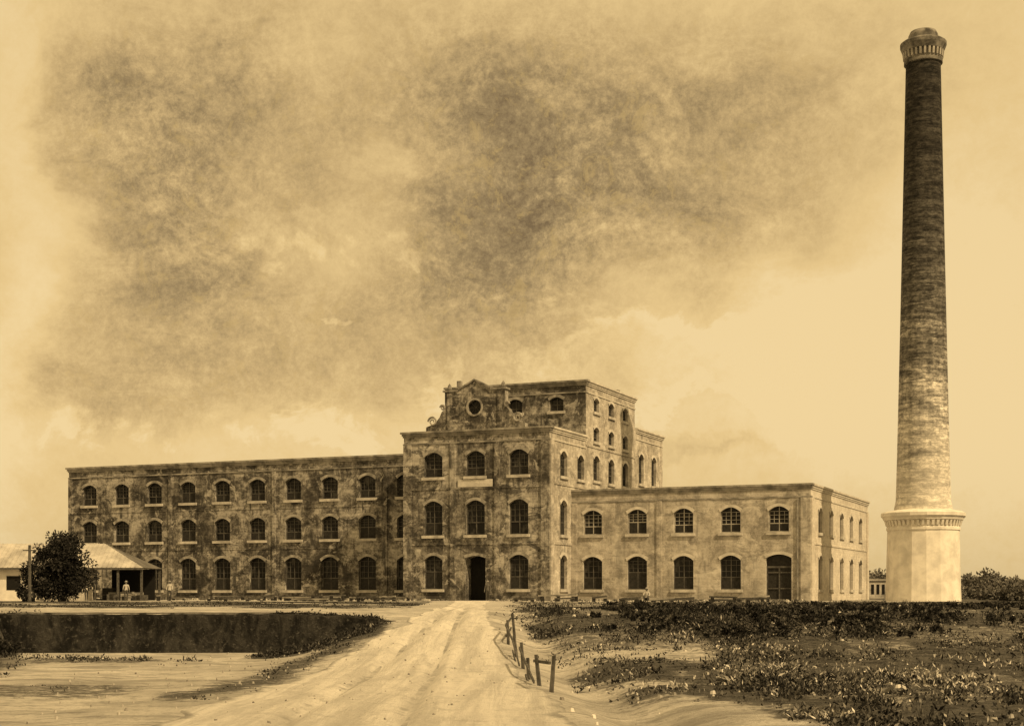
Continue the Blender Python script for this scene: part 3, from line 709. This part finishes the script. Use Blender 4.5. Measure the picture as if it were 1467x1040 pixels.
for t_,d_,yw,po,sh,tr in((-.316,116,3.3,'stand',M_shirt,M_trs),(-.3105,118,1.2,'walk',M_shirt,M_shirt),(-.289,119,4.0,'walk',M_shirt,M_trs),(-.2835,121,2.6,'stand',M_drk,M_trs),(-.2325,122,3.6,'stand',M_shirt,M_trs),(-.262,124,.6,'stand',M_shirt,M_trs),(.0915,104,3.3,'sit',M_shirt,M_trs),(-.0165,122.5,3.4,'stand',M_drk,M_trs)):
    person((t_*d_,d_),yw,po,sh,tr,.95)

# ------------------------------------------------------------ world
w=bpy.data.worlds.new('World'); scene.world=w; w.use_nodes=True; t=NT(w.node_tree); bg=w.node_tree.nodes['Background']
SUNEL=math.radians(42); SUNAZ=math.radians(112)
sky=t.new('ShaderNodeTexSky',sky_type='NISHITA'); sky.sun_disc=False; sky.sun_elevation=SUNEL; sky.sun_rotation=SUNAZ; sky.dust_density=4
bw=t.new('ShaderNodeRGBToBW'); t.put(bw.inputs[0],sky.outputs[0])
Ls=t.m('POWER',t.m('MULTIPLY',bw.outputs[0],.1),.1)
dirv=t.new('ShaderNodeTexCoord').outputs['Generated']
sp=t.new('ShaderNodeSeparateXYZ'); t.put(sp.inputs[0],dirv); sx,sy,sz_=sp.outputs
az=t.m('ARCTAN2',sx,sy); U0=t.m('ADD',az,YAW); hyp=t.m('SQRT',t.m('ADD',t.m('MULTIPLY',sx,sx),t.m('MULTIPLY',sy,sy))); EL=t.m('ARCTAN2',sz_,hyp)
def field(U,E,lst):
    acc=None
    for (px,py,wx,wy,a) in lst:
        u0=math.atan((px-733)/2110); e0=math.atan((848-py)/2110*math.cos(u0))
        du=t.m('MULTIPLY',t.m('SUBTRACT',U,u0),2110/wx); de=t.m('MULTIPLY',t.m('SUBTRACT',E,e0),2110/wy)
        q_=t.m('MULTIPLY',t.m('EXPONENT',t.m('MULTIPLY',t.m('ADD',t.m('MULTIPLY',du,du),t.m('MULTIPLY',de,de)),-1)),a)
        acc=q_ if acc is None else t.m('ADD',acc,q_)
    return acc
n0=t.noise(dirv,9,6,.65,.4); n0b=t.noise(t.scalevec(dirv,(1,1,1.3)),8.3,6,.65,.4)
U=t.m('ADD',U0,t.m('MULTIPLY',t.m('SUBTRACT',n0,.5),.15)); EL2=t.m('ADD',EL,t.m('MULTIPLY',t.m('SUBTRACT',n0b,.5),.12))
acc=field(U,EL2,((560,290,540,260,.3),(230,190,150,130,.36),(250,390,150,140,.3),(640,140,340,80,.2),(780,300,180,160,.48),(1090,150,190,90,.24),(480,540,380,70,.12),(150,560,110,90,.12),(640,420,110,50,.14),(1010,310,150,80,.12),
     (1100,470,190,80,-.42),(480,340,150,50,-.26),(545,235,80,50,-.28),(900,400,60,40,-.15),(1400,500,180,300,-.3),(1000,645,110,10,.2),(960,630,60,8,.12),(20,350,60,500,-.3),(1200,600,300,60,-.2),(400,630,500,40,-.16),(440,120,80,90,-.14)))
nq=t.noise(t.scalevec(dirv,(1,1,1.3)),18,9,.66,.5)
Fc=field(U,EL2,((975,500,90,75,.75),(880,520,100,60,.65),(1100,540,120,60,.7),(760,545,120,50,.55),(1260,560,150,65,.6),(560,600,200,42,.5),(300,625,200,36,.48),
   (665,400,55,20,.5),(610,362,40,12,.5),(715,432,45,12,.5),(360,505,50,10,.48),(500,436,90,7,.42),(430,340,110,40,.36),(540,330,90,25,.36)))
Fc=t.m('ADD',Fc,t.m('MULTIPLY',t.m('SUBTRACT',nq,.5),2.2))
crisp=t.m('MULTIPLY',t.mapr(Fc,.38,.66),t.mapr(Fc,.6,1.1,1,.35))
nA=t.noise(t.scalevec(dirv,(1,1,1.6)),13,9,.7,.7); nB=t.noise(dirv,45,8,.8,.5); nC=t.noise(dirv,170,5,.85)
tex=t.m('ADD',t.m('MULTIPLY',t.m('SUBTRACT',nA,.5),2.5),t.m('ADD',t.m('MULTIPLY',t.m('SUBTRACT',nB,.5),1.9),t.m('MULTIPLY',t.m('SUBTRACT',nC,.5),1.7)))
amt=t.m('MULTIPLY_ADD',t.m('MINIMUM',t.m('MAXIMUM',acc,0),.8),1.0,.1)
D_=t.m('ADD',acc,t.m('MULTIPLY',tex,amt))
D_=t.m('SUBTRACT',D_,t.m('MULTIPLY',crisp,.21))
ramp=t.new('ShaderNodeValToRGB'); t.put(ramp.inputs[0],t.m('ADD',t.m('MULTIPLY',D_,.8),.16,clamp=True)); e=ramp.color_ramp.elements
e[0].color=(.95,.71,.36,1); e[1].color=(.22,.15,.075,1); e[0].position=0
for p_,c_ in((.15,(.87,.62,.28,1)),(.4,(.65,.45,.20,1)),(.7,(.38,.265,.125,1))): x=e.new(p_); x.color=c_
wm=t.m('MULTIPLY',t.mapr(nB,.53,.62),t.m('MINIMUM',t.m('MAXIMUM',t.m('MULTIPLY',acc,1.2),0),.6))
skc=t.mix(t.m('MULTIPLY',wm,.6),ramp.outputs[0],(.80,.54,.20,1))
sc=t.new('ShaderNodeVectorMath',operation='SCALE'); t.put(sc.inputs[0],skc); t.put(sc.inputs['Scale'],t.m('MULTIPLY',Ls,10.5))
t.put(bg.inputs[0],sc.outputs[0]); bg.inputs[1].default_value=.1
sun=bpy.data.lights.new('sun','SUN'); sun.energy=3.9; sun.angle=math.radians(.6); sun.color=(1,.73,.38)
so=bpy.data.objects.new('sun',sun); scene.collection.objects.link(so)
tv=Vector((math.sin(SUNAZ)*math.cos(SUNEL),math.cos(SUNAZ)*math.cos(SUNEL),math.sin(SUNEL))); so.rotation_euler=tv.to_track_quat('Z','Y').to_euler(); so.location=(0,0,80)

cam=bpy.data.cameras.new('camera'); co=bpy.data.objects.new('camera',cam); scene.collection.objects.link(co); scene.camera=co
co.location=(0,0,EYE); co.rotation_euler=(math.pi/2,0,YAW); cam.sensor_width=36; cam.sensor_fit='HORIZONTAL'; cam.lens=51.78; cam.shift_y=328/1467; cam.clip_end=10000; cam.clip_start=.1
scene.view_settings.view_transform='Standard'; scene.view_settings.look='None'; scene.view_settings.exposure=0
